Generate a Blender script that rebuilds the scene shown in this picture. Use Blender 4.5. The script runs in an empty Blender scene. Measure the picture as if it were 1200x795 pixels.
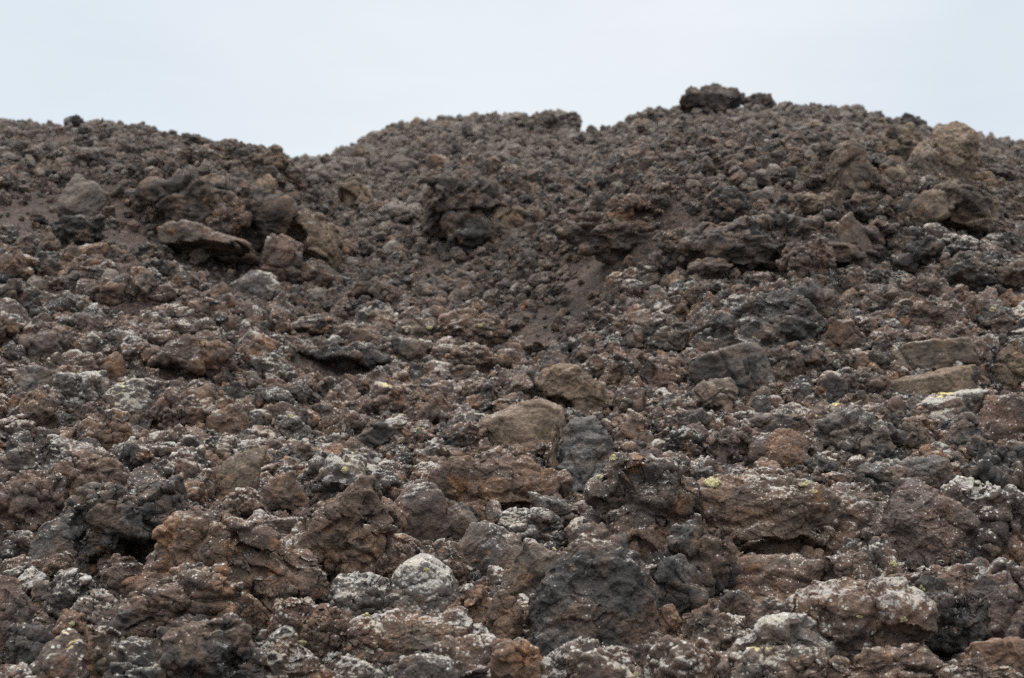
import bpy, bmesh, math, random
import numpy as np
from mathutils import Vector, Matrix

# ------------------------------------------------------------------ noise
def _h(ix, iy, iz, s):
    with np.errstate(over='ignore'):
        h = (ix.astype(np.uint32) * np.uint32(374761393) + iy.astype(np.uint32) * np.uint32(668265263)
             + iz.astype(np.uint32) * np.uint32(2147483647) + np.uint32((s * 974634777 + 12345) & 0xffffffff))
        h = (h ^ (h >> np.uint32(13))) * np.uint32(1274126177)
        h = (h ^ (h >> np.uint32(16))) * np.uint32(2246822519)
        return h ^ (h >> np.uint32(15))

_G = np.random.RandomState(3).normal(size=(256, 3)).astype(np.float32)
_G /= np.linalg.norm(_G, axis=1)[:, None]

def gnoise(p, s=0):
    """gradient noise, about -1..1; p is (N,3)"""
    p = p.astype(np.float32)
    i = np.floor(p).astype(np.int64)
    f = p - i
    u = f * f * f * (f * (f * 6 - 15) + 10)
    out = 0
    for dx in (0, 1):
        wx = u[:, 0] if dx else 1 - u[:, 0]
        for dy in (0, 1):
            wy = u[:, 1] if dy else 1 - u[:, 1]
            for dz in (0, 1):
                wz = u[:, 2] if dz else 1 - u[:, 2]
                g = _G[_h(i[:, 0] + dx, i[:, 1] + dy, i[:, 2] + dz, s) & np.uint32(255)]
                d = (f[:, 0] - dx) * g[:, 0] + (f[:, 1] - dy) * g[:, 1] + (f[:, 2] - dz) * g[:, 2]
                out = out + d * wx * wy * wz
    return out * 1.6

def fbm(p, s=0, oct=4, gain=0.5, lac=2.1):
    a, t, out = 1.0, 0.0, 0
    for k in range(oct):
        out = out + a * gnoise(p + k * 17.3, s + k)
        t += a; a *= gain; p = p * lac
    return out / t

def ridged(p, s=0, oct=3, gain=0.55, lac=2.1):
    a, t, out = 1.0, 0.0, 0
    for k in range(oct):
        out = out + a * (1 - np.abs(gnoise(p + k * 11.7, s + k)) * 2)
        t += a; a *= gain; p = p * lac
    return out / t

def worley(p, s=0):
    """F1, F2 and the id of the nearest cell (0..1); p is (N,3)"""
    p = p.astype(np.float32)
    i = np.floor(p).astype(np.int64)
    f1 = np.full(len(p), 9.0, np.float32); f2 = f1.copy(); cid = np.zeros(len(p), np.float32)
    for dx in (-1, 0, 1):
        for dy in (-1, 0, 1):
            for dz in (-1, 0, 1):
                c = i + (dx, dy, dz)
                h = _h(c[:, 0], c[:, 1], c[:, 2], s)
                q = np.stack([(h & np.uint32(1023)) / 1023.0, ((h >> np.uint32(10)) & np.uint32(1023)) / 1023.0,
                              ((h >> np.uint32(20)) & np.uint32(1023)) / 1023.0], 1) * 0.9 + 0.05
                d = np.sqrt((((c + q) - p) ** 2).sum(1)).astype(np.float32)
                near = d < f1
                f2 = np.where(near, f1, np.minimum(f2, d))
                cid = np.where(near, ((h >> np.uint32(7)) & np.uint32(255)) / 255.0, cid)
                f1 = np.where(near, d, f1)
    return f1, f2, cid

def shards(p, s=0):
    """broken facets: in every cell the surface tilts another way"""
    p = p.astype(np.float32)
    i = np.floor(p).astype(np.int64)
    f1 = np.full(len(p), 9.0, np.float32); out = np.zeros(len(p), np.float32)
    for dx in (-1, 0, 1):
        for dy in (-1, 0, 1):
            for dz in (-1, 0, 1):
                c = i + (dx, dy, dz)
                h = _h(c[:, 0], c[:, 1], c[:, 2], s)
                q = np.stack([(h & np.uint32(1023)) / 1023.0, ((h >> np.uint32(10)) & np.uint32(1023)) / 1023.0,
                              ((h >> np.uint32(20)) & np.uint32(1023)) / 1023.0], 1)
                e = p - (c + q); d = np.sqrt((e ** 2).sum(1))
                g = _G[(h >> np.uint32(5)) & np.uint32(255)]
                near = d < f1
                out = np.where(near, (e * g).sum(1) + (((h >> np.uint32(3)) & np.uint32(63)) / 63.0 - .5) * .5, out)
                f1 = np.where(near, d, f1)
    return out

def sstep(a, b, x):
    t = np.clip((x - a) / (b - a), 0, 1)
    return t * t * (3 - 2 * t)

# ------------------------------------------------------------------ scene, camera
scene = bpy.context.scene
COL = scene.collection
EYE = 1.6
PITCH = math.atan((560 - 397.5) / 1648)
F = 1648.0
cam_d = bpy.data.cameras.new('camera')
cam = bpy.data.objects.new('camera', cam_d); COL.objects.link(cam)
cam.location = (0, 0, EYE); cam.rotation_euler = (math.pi / 2 + PITCH, 0, 0)
cam_d.sensor_width = 36; cam_d.lens = F / 1200 * 36
cam_d.clip_start = 0.1; cam_d.clip_end = 2000
cam_d.dof.use_dof = True; cam_d.dof.focus_distance = 8.6
cam_d.dof.aperture_fstop = cam_d.lens / 1000 / 0.026
scene.camera = cam

def ray(u, v):
    nx = (u - 600) / F; ny = -(v - 397.5) / F
    return np.array([nx, math.cos(PITCH) - ny * math.sin(PITCH), math.sin(PITCH) + ny * math.cos(PITCH)])

def project(p):
    """world (N,3) -> photo pixel u, v and depth"""
    d = p - np.array([0, 0, EYE])
    zc = d[:, 1] * math.cos(PITCH) + d[:, 2] * math.sin(PITCH)
    yc = -d[:, 1] * math.sin(PITCH) + d[:, 2] * math.cos(PITCH)
    zc = np.maximum(zc, 0.05)
    return 600 + F * d[:, 0] / zc, 397.5 - F * yc / zc, zc

# ------------------------------------------------------------------ terrain
SKY_U = [-160, 0, 60, 130, 180, 240, 300, 345, 395, 420, 460, 520, 575, 620, 660, 690, 720, 755, 790, 830, 890, 930, 990, 1040, 1070, 1130, 1200, 1360]
SKY_V = [148, 158, 162, 164, 174, 181, 195, 199, 195, 179, 161, 154, 153, 151, 157, 170, 164, 149, 142, 138, 138, 139, 138, 150, 158, 171, 184, 222]
SKY_D = [25, 25, 25, 25.3, 25.6, 26, 26.5, 27.5, 29, 30, 30, 30, 30, 29.5, 29, 28, 27.5, 27, 26.5, 26.5, 26.5, 26.5, 26.5, 26, 25.5, 25, 25, 25]
_a = np.array([(u - 600) / F for u in SKY_U])
_v = np.array([ray(600, v)[2] / ray(600, v)[1] for v in SKY_V])
_ag = np.linspace(-0.46, 0.46, 400)
def _smooth(x, k=5):
    return np.convolve(np.pad(x, k, 'edge'), np.ones(2 * k + 1) / (2 * k + 1), 'valid')
_vg = _smooth(np.interp(_ag, _a, _v), 3)
_dg = _smooth(np.interp(_ag, _a, np.array(SKY_D, float)), 8)
V0 = ray(600, 795)[2] / ray(600, 795)[1]
Y0 = 6.8

# swells and hollows of the flow: photo place, radius and height in metres
SWELLS = [(262, 275, 1.5, .75), (320, 300, .8, .35), (553, 262, 1.0, .60), (900, 305, 1.7, .55), (1010, 300, 1.3, .45), (760, 268, 1.2, .45), (800, 318, 1.0, .3), (1120, 240, 1.5, .35),
          (620, 400, .7, -.15), (1150, 340, 1.3, .35), (890, 385, 1.1, .34), (1090, 430, 1.1, .26), (680, 470, .6, .12), (570, 590, .8, .18), (690, 720, .6, .16), (880, 620, .8, .20),
          (1080, 640, .7, .16), (230, 720, .7, .20), (190, 620, .6, .16), (400, 620, .6, .18), (110, 195, 1.6, .30), (230, 335, .8, -.15),
          (160, 355, .8, .22), (215, 435, .8, .22), (640, 620, .5, -.08), (600, 345, .9, -.2), (420, 290, .9, -.15), (1000, 690, .4, -.08)]
_sw = None
def base_height(x, y):
    x = np.asarray(x, float); y = np.asarray(y, float)
    a = np.clip(x / np.maximum(y, 6.0), -0.45, 0.45)
    vc = np.interp(a, _ag, _vg); rc = np.interp(a, _ag, _dg)
    t = np.clip((y - Y0) / (rc - Y0), 0, 1)
    v = V0 + (vc - V0) * (1 - (1 - t) ** 2.25)
    z = EYE + y * v
    zc = EYE + rc * vc
    z = np.where(y > rc, zc + 0.18 * (1 - np.exp(-(y - rc) / .7)) * .7 - 9 * (1 - np.exp(-(y - rc) / 45)), z)
    zn = EYE + Y0 * V0
    z = np.where(y < Y0, zn * sstep(2.5, Y0, y) * 0 + zn - 0.10 * (Y0 - np.clip(y, 1.5, Y0)), z)
    return z

def surf_at(u, v, fn):
    d = ray(u, v); d = d / d[1]
    ys = np.linspace(6.0, 40, 3400)
    zs = EYE + ys * d[2]
    under = zs <= fn(d[0] * ys, ys)
    k = int(np.argmax(under)) if under.any() else int(np.argmin(np.abs(zs - fn(d[0] * ys, ys))))
    return np.array([d[0] * ys[k], ys[k], zs[k]])

def land(x, y):
    z = base_height(x, y)
    for (cx, cy, r, h) in _sw:
        dy = y - cy - .25 * r                       # steeper towards the foot of the slope
        z = z + h * np.exp(-((x - cx) ** 2 + (dy * np.where(dy < 0, 1.7, .6)) ** 2) / (r * r))
    return z
_sw = [(*surf_at(u, v, base_height)[:2], r, h) for (u, v, r, h) in SWELLS]

# places where the slope is smooth dirt: photo place, radius across and along in metres
DIRT = [(628, 402, 1.0, 2.4), (690, 330, 1.0, 1.8), (60, 255, 2.2, 2.6), (250, 332, 1.0, 1.2), (835, 315, .6, .9), (165, 288, 1.3, 1.4), (510, 310, .6, 1.0)]
_dirt = None
def dirtiness(x, y):
    m = 0
    for (cx, cy, rx, ry) in _dirt:
        m = np.maximum(m, np.exp(-(((x - cx) / rx) ** 2 + ((y - cy) / ry) ** 2) * 1.2))
    return m
_dirt = [(*surf_at(u, v, land)[:2], rx, ry) for (u, v, rx, ry) in DIRT]

def rough_height(x, y):
    """the slope with its clods and gullies"""
    z = land(x, y)
    p = np.stack([x, y, z], 1)
    near = sstep(70, 42, y) * sstep(-5, 4, y)
    k = (1 - 0.93 * dirtiness(x, y)) * near
    big = fbm(p * 0.9, 5, 3) * 0.16
    rid = ridged(p * 1.6, 9, 3)
    med = (rid - 0.45) * 0.10
    wob = np.stack([gnoise(p * 5, 31), gnoise(p * 5, 32), gnoise(p * 5, 33)], 1) * 0.5
    q = p * 4.2; q[:, 2] = 0; q += wob
    f1, f2, ci = worley(q, 7)
    clod = (np.sqrt(np.clip(1 - f1 * f1, 0, 1)) - .5) * (0.3 + ci) * 0.09
    q = p * 11.0; q[:, 2] = 0; q += wob * .8
    f1, f2, ci = worley(q, 8)
    peb = (np.sqrt(np.clip(1 - f1 * f1, 0, 1)) - .5) * (0.3 + ci) * 0.045
    q = p * 30.0; q[:, 2] = 0
    f1, f2, ci = worley(q, 11)
    grit = (1 - f1) * ci * 0.014
    fine = fbm(p * 14, 21, 3) * 0.010 + shards(p * 6.0, 55) * .035 * k + shards(p * 16.0, 56) * .010
    sunk = .15 * sstep(15, 9.5, y) * (1 - dirtiness(x, y))        # the fine stuff lies deep between the big blocks
    return z - sunk + big * near + (med + clod + peb) * k + (fine + grit) * near

def build_ground():
    dense_a = np.linspace(-0.42, 0.42, 1000)
    side = 0.42 + np.geomspace(0.002, 4, 34)
    A = np.concatenate([-side[::-1], dense_a, side])
    Yn = np.geomspace(5.6, 40, 1300)
    Y = np.concatenate([-60 + 62 * np.linspace(0, 1, 20), np.linspace(2.2, 5.55, 60), Yn, 40 + np.geomspace(0.1, 160, 36)])
    AA, YY = np.meshgrid(A, Y)
    XX = AA * np.maximum(YY, 6.0)
    x = XX.ravel(); y = YY.ravel()
    z = rough_height(x, y)
    co = np.stack([x, y, z], 1).astype(np.float32)
    ni, nj = len(Y), len(A)
    idx = np.arange(ni * nj).reshape(ni, nj)
    quads = np.stack([idx[:-1, :-1], idx[:-1, 1:], idx[1:, 1:], idx[1:, :-1]], -1).reshape(-1, 4)
    return mesh_np('lava_slope', co, quads)

def mesh_np(name, co, faces):
    me = bpy.data.meshes.new(name)
    n, k = faces.shape
    me.vertices.add(len(co)); me.vertices.foreach_set('co', np.ascontiguousarray(co, np.float32).ravel())
    me.loops.add(n * k); me.loops.foreach_set('vertex_index', np.ascontiguousarray(faces, np.int32).ravel())
    me.polygons.add(n); me.polygons.foreach_set('loop_start', (np.arange(n) * k).astype(np.int32))
    me.update(calc_edges=True)
    me.polygons.foreach_set('use_smooth', np.ones(n, bool))
    return me

# ------------------------------------------------------------------ materials
class Tree:
    def __init__(s, mat):
        mat.use_nodes = True; s.t = mat.node_tree; s.t.nodes.clear()
    def n(s, kind, ins=None, **props):
        nd = s.t.nodes.new(kind)
        for k, v in props.items(): setattr(nd, k, v)
        for k, v in (ins or {}).items():
            sock = nd.inputs[k]
            if isinstance(v, bpy.types.NodeSocket): s.t.links.new(v, sock)
            else: sock.default_value = v
        return nd
    def m(s, op, a, b=0.0, c=0.0, clamp=False):
        return s.n('ShaderNodeMath', {0: a, 1: b, 2: c}, operation=op, use_clamp=clamp).outputs[0]
    def noise(s, vec, scale, detail=4, rough=.55):
        return s.n('ShaderNodeTexNoise', {'Vector': vec, 'Scale': scale, 'Detail': detail, 'Roughness': rough}).outputs['Fac']
    def step(s, x, lo, hi):
        return s.n('ShaderNodeMapRange', {'Value': x, 'From Min': lo, 'From Max': hi}, interpolation_type='SMOOTHSTEP').outputs[0]
    def mix(s, f, a, b, blend='MIX'):
        nd = s.n('ShaderNodeMix', data_type='RGBA', blend_type=blend, clamp_factor=True)
        for sock, v in ((nd.inputs['Factor'], f), (nd.inputs[6], a), (nd.inputs[7], b)):
            if isinstance(v, bpy.types.NodeSocket): s.t.links.new(v, sock)
            else: sock.default_value = v if not isinstance(v, tuple) or len(v) == 4 else (*v, 1)
        return nd.outputs[2]
    def ramp(s, f, stops):
        nd = s.n('ShaderNodeValToRGB', {'Fac': f}); e = nd.color_ramp.elements
        while len(e) < len(stops): e.new(.5)
        for el, (p, c) in zip(e, stops): el.position = p; el.color = (*c, 1)
        return nd.outputs['Color']

CHAR = (.038, .035, .033); DARK = (.072, .062, .057); BROWN = (.130, .086, .062); PURP = (.122, .080, .065)
RUST = (.195, .105, .058); TAN = (.215, .160, .112); GREY = (.130, .124, .118); ASH = (.19, .175, .158)
YELLOW = (.56, .47, .17)

def lava_mat(name, tones, lichen=0.3, yellow=0.0, rust=0.2, bump=1.0, spots=0.5, rusttone=RUST, streak=0.0, blend=.48, fleck=58.0):
    mat = bpy.data.materials.new(name); T = Tree(mat)
    geo = T.n('ShaderNodeNewGeometry'); rnd = T.n('ShaderNodeObjectInfo').outputs['Random']
    off = T.n('ShaderNodeCombineXYZ', {0: T.m('MULTIPLY', rnd, 91.0), 1: T.m('MULTIPLY', rnd, 37.0), 2: T.m('MULTIPLY', rnd, 53.0)}).outputs[0]
    P = T.n('ShaderNodeVectorMath', {0: geo.outputs['Position'], 1: off}, operation='ADD').outputs[0]
    nz = T.n('ShaderNodeSeparateXYZ', {0: geo.outputs['Normal']}).outputs[2]
    nA = T.noise(P, 1.7, 3); nB = T.noise(P, 6.5, 5, .6); nC = T.noise(P, 30, 6, .65); nD = T.noise(P, 110, 3, .6)
    tone = T.m('ADD', T.m('MULTIPLY', nA, .45), T.m('MULTIPLY', nB, .75))
    tone = T.m('ADD', tone, T.m('MULTIPLY', T.m('SUBTRACT', rnd, .5), .26))
    tone = T.m('ADD', tone, -.10)
    n = len(tones)
    col = T.ramp(tone, [(0.30 + .42 * i / max(1, n - 1), c) for i, c in enumerate(tones)])
    # tones all the rocks share, in blotches
    bl = T.noise(P, 3.1, 5, .62)
    shared = T.ramp(bl, [(.30, (.030, .027, .026)), (.42, CHAR), (.50, DARK), (.56, BROWN), (.62, (.150, .098, .066)), (.68, PURP), (.78, ASH)])
    col = T.mix(blend, col, shared)
    # rust stains
    r = T.step(T.m('ADD', T.noise(P, 4.3, 4, .6), T.m('MULTIPLY', nC, .22)), .80 - .30 * rust, .93 - .30 * rust)
    col = T.mix(T.m('MULTIPLY', r, .72), col, rusttone)
    if streak:
        sc = T.n('ShaderNodeVectorMath', {0: P, 1: (3.0, 3.0, 26.0)}, operation='MULTIPLY').outputs[0]
        col = T.mix(T.m('MULTIPLY', T.step(T.noise(sc, 1.6, 4, .6), .42, .66), streak), col, tuple(min(1, c * 2.0) for c in tones[-1]))
    # grain of the clinker itself, light and dark minerals
    g = T.m('ADD', T.m('MULTIPLY', nC, .95), T.m('MULTIPLY', nD, .75))
    g = T.m('ADD', T.m('MULTIPLY', T.m('SUBTRACT', g, .85), 1.9), 1.0)
    g = T.n('ShaderNodeClamp', {0: g, 1: .45, 2: 1.9}).outputs[0]
    col = T.mix(1.0, col, T.n('ShaderNodeCombineColor', {0: g, 1: g, 2: g}).outputs[0], 'MULTIPLY')
    # crustose lichen, mostly on faces that look up
    up = T.m('MULTIPLY', T.m('ADD', nz, -.15), .24)
    q = T.m('ADD', T.m('ADD', T.m('MULTIPLY', T.noise(P, 3.3, 3, .5), .65), T.m('MULTIPLY', T.noise(P, 21, 5, .7), .55)), up)
    q = T.m('ADD', q, T.m('ADD', T.m('MULTIPLY', nD, .30), T.m('MULTIPLY', T.noise(P, 62, 3, .6), .30)))
    lo = 1.21 - .24 * lichen
    lmask = T.step(q, lo, lo + .10)
    vor = T.n('ShaderNodeTexVoronoi', {'Vector': P, 'Scale': fleck, 'Randomness': 1.0})
    vid = T.n('ShaderNodeSeparateColor', {0: vor.outputs['Color']}).outputs[0]
    spot = T.m('MULTIPLY', T.m('LESS_THAN', vor.outputs['Distance'], T.m('MULTIPLY', vid, .36)), T.m('GREATER_THAN', vid, .62))
    spot = T.m('MULTIPLY', spot, T.step(T.m('ADD', T.m('ADD', T.noise(P, 2.6, 2), up), T.m('MULTIPLY', nC, .2)), .86 - .32 * spots, .96 - .32 * spots))
    lc = T.mix(nC, (.26, .25, .235), (.52, .50, .455))
    lc = T.mix(T.step(T.noise(P, 5.1, 2), .5, .62), lc, T.mix(nB, (.33, .305, .25), (.50, .47, .40)))
    col = T.mix(T.m('MULTIPLY', lmask, .68), col, lc)
    col = T.mix(T.m('MULTIPLY', spot, .85), col, T.mix(nB, (.36, .35, .33), (.60, .59, .55)))
    if yellow:
        yq = T.m('ADD', T.m('ADD', T.noise(P, 2.2, 2), T.m('MULTIPLY', nC, .25)), up)
        col = T.mix(T.m('MULTIPLY', T.step(yq, .98 - .25 * yellow, 1.05 - .25 * yellow), .8), col, YELLOW)
    # pits and grain in relief
    pit = T.n('ShaderNodeTexVoronoi', {'Vector': P, 'Scale': 75.0}, feature='SMOOTH_F1').outputs['Distance']
    h = T.m('ADD', T.m('MULTIPLY', nC, 1.0), T.m('ADD', T.m('MULTIPLY', nD, .35), T.m('MULTIPLY', pit, .45)))
    h = T.m('ADD', h, T.m('MULTIPLY', nB, 1.2))
    bmp = T.n('ShaderNodeBump', {'Strength': min(1, .8 * bump), 'Distance': .022 * bump, 'Height': h}).outputs[0]
    bs = T.n('ShaderNodeBsdfPrincipled', {'Base Color': col, 'Roughness': .86, 'Normal': bmp, 'Specular IOR Level': .25})
    T.n('ShaderNodeOutputMaterial', {'Surface': bs.outputs[0]})
    return mat

MAT = {
    'mix':   lava_mat('brown_black_clinker', [(.030,.027,.026), CHAR, DARK, PURP, BROWN, GREY], .64, .0, .44, 1, .85),
    'brown': lava_mat('brown_clinker', [(.060,.049,.043), BROWN, (.165, .110, .078)], .60, .0, .38),
    'rust':  lava_mat('rusty_clinker', [(.062,.050,.043), (.130, .080, .056), (.185, .106, .065)], .45, .0, .50),
    'purp':  lava_mat('purple_brown_clinker', [(.058, .049, .046), PURP, (.142, .112, .099)], .45, .0, .25),
    'char':  lava_mat('charcoal_lava', [(.024, .022, .021), (.038, .035, .033), (.070, .063, .058)], .38, .0, .26),
    'grey':  lava_mat('grey_lava', [(.052, .047, .044), (.098, .090, .084), (.150, .139, .129)], .52, .0, .22),
    'tan':   lava_mat('tan_lava', [(.070, .055, .044), (.128, .097, .073), (.180, .137, .100)], .36, .0, .28, .8),
    'tanbrown': lava_mat('scratched_brown_lava', [(.070, .053, .042), (.118, .086, .063), (.165, .122, .088)], .22, .0, .25, .9, .15, blend=.2, streak=.25),
    'straw': lava_mat('straw_brown_lava', [(.095, .071, .051), (.160, .118, .080), (.215, .163, .110)], .24, .0, .3, .9, .1, blend=.34),
    'lich':  lava_mat('lichen_crusted_lava', [DARK, (.115, .098, .088), (.16, .145, .133)], .94, .05, .25, 1, .8, fleck=40.0),
    'spot':  lava_mat('lichen_spotted_lava', [DARK, PURP, BROWN], .85, .06, .3, 1, 1.05, fleck=36.0),
    'stripe': lava_mat('banded_dark_lava', [(.030, .029, .029), (.055, .052, .051), (.085, .081, .078)], .1, .0, .1, 1, .1, streak=.7),
    'ridge': lava_mat('dark_ridge_clinker', [(.026, .024, .023), (.056, .046, .041), (.090, .070, .059), (.118, .090, .074)], .20, .0, .24, 1, .2),
    'ridgebrown': lava_mat('brown_ridge_clinker', [(.050, .042, .038), (.100, .075, .061), (.142, .106, .083)], .26, .0, .28, 1, .25),
    'far':   lava_mat('grey_brown_scree', [(.064, .054, .048), (.114, .093, .081), (.142, .119, .104), (.185, .164, .146)], .22, .0, .12, .9, .15, blend=.15),
    'fartan': lava_mat('weathered_tan_boulder', [(.050, .040, .033), (.140, .106, .077), (.215, .165, .120)], .16, .0, .25, .9, .15, blend=.22),
}
# ------------------------------------------------------------------ rock shapes
_ICO = {}
def ico(level):
    if level not in _ICO:
        bm = bmesh.new(); bmesh.ops.create_icosphere(bm, subdivisions=level, radius=1)
        v = np.array([x.co[:] for x in bm.verts], np.float64); f = np.array([[q.index for q in x.verts] for x in bm.faces], np.int32)
        bm.free(); _ICO[level] = (v / np.linalg.norm(v, axis=1)[:, None], f)
    return _ICO[level]

def normals(p, f):
    a = np.cross(p[f[:, 1]] - p[f[:, 0]], p[f[:, 2]] - p[f[:, 0]])
    n = np.stack([np.bincount(f.ravel(), np.repeat(a[:, k], 3), len(p)) for k in range(3)], 1)
    return n / np.maximum(np.linalg.norm(n, axis=1), 1e-9)[:, None]

#          planes sharp  lumpy gouge knobs crack fine
STYLE = {
    'block': (10, 30, .08, .12, .04, .08, .9),
    'lump':  (12, 16, .14, .18, .09, .07, 1.3),
    'round': (14, 7,  .13, .08, .05, .02, .7),
    'slab':  (9, 30,  .06, .08, .03, .05, .7),
    'crag':  (9, 18,  .20, .36, .12, .08, 1.5),
    'mound': (10, 14, .16, .26, .12, .08, 1.5),
    'ropey': (9, 26, .12, .34, .07, .07, 1.4),
    'massive': (9, 24, .07, .13, .03, .035, 1.3),
    'smooth': (8, 26, .06, .05, .02, .03, .45),
}
def rock_shape(seed, style, size, level, hollow=None, roll=0, fineness=1.0, outline=None):
    """a stone of about size (w, d, h) metres: broken planes, gouges, knobs, cracks, grain"""
    npl, sharp, lumpy, gouge, knobs, crack, fine = STYLE[style]
    R = np.random.RandomState(seed)
    d, f = ico(level)
    pl = R.normal(size=(npl, 3)); pl /= np.linalg.norm(pl, axis=1)[:, None]
    ax = np.linalg.qr(R.normal(size=(3, 3)))[0] if style not in ('slab', 'smooth') else np.eye(3)
    pl = np.concatenate([pl, ax, -ax]); of = np.concatenate([R.uniform(.72, 1.05, npl), R.uniform(.75, 1.0, 6)])
    if outline is not None:                                  # a stone whose broad face has this outline (x, z in metres)
        dp = size[1]; cen = outline.mean(0)
        o2 = outline[np.argsort(np.arctan2(outline[:, 1] - cen[1], outline[:, 0] - cen[0]))]
        nx = np.roll(o2, -1, 0) - o2; nn = np.stack([nx[:, 1], -nx[:, 0]], 1); nn /= np.linalg.norm(nn, axis=1)[:, None]
        oo = np.maximum(((o2 - cen) * nn).sum(1), .02)
        tilt = R.uniform(-.35, .15, len(o2))
        e3 = np.stack([nn[:, 0], tilt, nn[:, 1]], 1); ln = np.linalg.norm(e3, axis=1); e3 /= ln[:, None]
        fr = np.array([[R.uniform(-.25, .25), -1, R.uniform(.0, .45)], [.75, -1, R.uniform(-.3, .5)], [-.75, -1, R.uniform(-.3, .5)], [R.uniform(-.4, .4), -1, 1.1], [0, 1, .1]])
        fr /= np.linalg.norm(fr, axis=1)[:, None]; fo = np.array([.5, .56, .56, .60, .5]) * dp * R.uniform(.9, 1.1, 5)
        pl = np.concatenate([e3, fr]); of = np.concatenate([oo / ln * 1.04, fo])
    r = (np.maximum(d @ pl.T, 0) / of) ** sharp
    p = d * ((r.sum(1)) ** (-1.0 / sharp))[:, None]
    o = R.uniform(-50, 50, 3)
    w, dp, h = size
    p = p * (1 + lumpy * fbm(d * 1.3 + o, seed, 2))[:, None]
    if outline is None: p = p / np.abs(p).max(0) * np.array([w, dp, h]) / 2
    if roll and outline is None:
        c, s = math.cos(roll), math.sin(roll); p = p @ np.array([[c, 0, s], [0, 1, 0], [-s, 0, c]]).T
    s = (w * dp * h) ** (1 / 3)
    nrm = normals(p, f); q = p / s * 2 + o
    disp = s * gouge * .55 * (ridged(q * .95, seed + 1, 3) - .35)
    disp += s * lumpy * .22 * fbm(q * 2.3, seed + 2, 3)
    f1, f2, ci = worley(q * 1.7 + .25 * np.stack([gnoise(q * 3, 41), gnoise(q * 3, 42), gnoise(q * 3, 43)], 1), seed + 3)
    disp += s * knobs * .38 * (np.sqrt(np.clip(1 - f1 * f1, 0, 1)) - .55) * (.35 + ci)
    f1, f2, ci = worley(q * .75, seed + 4)
    disp -= s * crack * (1 - sstep(.02, .16, f2 - f1)) * .9 - s * crack * (ci - .5) * .7
    disp += s * (knobs + crack) * (.50 if style not in ('round', 'slab', 'smooth') else .3) * shards(q * 1.25 + 3.1, seed + 11) + s * (knobs + gouge) * .10 * shards(q * 3.2, seed + 12)
    p = p + nrm * disp[:, None]
    if hollow:
        hx, hz, rx, rz, dep = hollow
        e = ((p[:, 0] / (w / 2) - hx) / rx) ** 2 + ((p[:, 2] / (h / 2) - hz) / rz) ** 2
        e = e * (1 + .8 * gnoise(q * 1.5, seed + 8)) + .35 * shards(q * 2.5, seed + 15)
        front = sstep(.05 * dp, -.12 * dp, p[:, 1])
        p[:, 1] += (1 - sstep(.55, 1.1, e)) * front * dep * dp
    nrm = normals(p, f); k = p / fineness + o
    disp = .020 * (ridged(k * 7, seed + 5, 3) - .4) * min(1, s / .35) + .014 * fbm(k * 17, seed + 6, 3)
    f1, f2, ci = worley(k * 13, seed + 7)
    disp += .016 * (np.sqrt(np.clip(1 - f1 * f1, 0, 1)) - .6) * ci
    f1, f2, ci = worley(k * 30, seed + 9)
    disp += .009 * (np.sqrt(np.clip(1 - f1 * f1, 0, 1)) - .6) * ci * .5 + .030 * shards(k * 5.5, seed + 13) + .011 * shards(k * 15, seed + 14)
    disp *= fine * fineness * .62
    p = p + nrm * disp[:, None]
    return p, f

def obj(name, me, loc=(0, 0, 0), parent=None):
    o = bpy.data.objects.new(name, me); COL.objects.link(o); o.location = loc
    if parent: o.parent = parent
    return o

def tag(o, label, cat, group=None):
    o['label'] = label; o['category'] = cat; o['kind'] = 'thing'
    if group: o['group'] = group

# ground
g_me = build_ground()
ground = obj('lava_slope', g_me); ground['kind'] = 'structure'

def ground_mat():
    mat = bpy.data.materials.new('cinder_ground'); T = Tree(mat)
    P = T.n('ShaderNodeNewGeometry').outputs['Position']
    nA = T.noise(P, 1.1, 3); nB = T.noise(P, 8, 5, .6); nC = T.noise(P, 34, 6, .65); nD = T.noise(P, 120, 3)
    tone = T.m('ADD', T.m('MULTIPLY', nA, .6), T.m('MULTIPLY', nB, .6))
    col = T.ramp(T.m('ADD', tone, -.1), [(.32, (.030, .024, .021)), (.48, (.062, .045, .038)), (.62, (.086, .062, .051)), (.78, (.11, .086, .073))])
    v1 = T.n('ShaderNodeTexVoronoi', {'Vector': P, 'Scale': 26.0}); v2 = T.n('ShaderNodeTexVoronoi', {'Vector': P, 'Scale': 62.0})
    id1 = T.n('ShaderNodeSeparateColor', {0: v1.outputs['Color']}).outputs[0]; id2 = T.n('ShaderNodeSeparateColor', {0: v2.outputs['Color']}).outputs[1]
    g = T.m('ADD', T.m('ADD', T.m('MULTIPLY', id1, .7), T.m('MULTIPLY', id2, .7)), T.m('ADD', T.m('MULTIPLY', nC, 1.0), -.25))
    g = T.n('ShaderNodeClamp', {0: g, 1: .4, 2: 1.9}).outputs[0]
    col = T.mix(1.0, col, T.n('ShaderNodeCombineColor', {0: g, 1: g, 2: g}).outputs[0], 'MULTIPLY')
    h = T.m('SUBTRACT', T.m('MULTIPLY', nC, 1.1), T.m('ADD', T.m('MULTIPLY', v1.outputs['Distance'], .8), T.m('MULTIPLY', v2.outputs['Distance'], .5)))
    h = T.m('ADD', h, T.m('MULTIPLY', nD, .4))
    bmp = T.n('ShaderNodeBump', {'Strength': .9, 'Distance': .028, 'Height': h}).outputs[0]
    bs = T.n('ShaderNodeBsdfPrincipled', {'Base Color': col, 'Roughness': .92, 'Normal': bmp, 'Specular IOR Level': .2})
    T.n('ShaderNodeOutputMaterial', {'Surface': bs.outputs[0]})
    return mat
g_me.materials.append(ground_mat())

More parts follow.
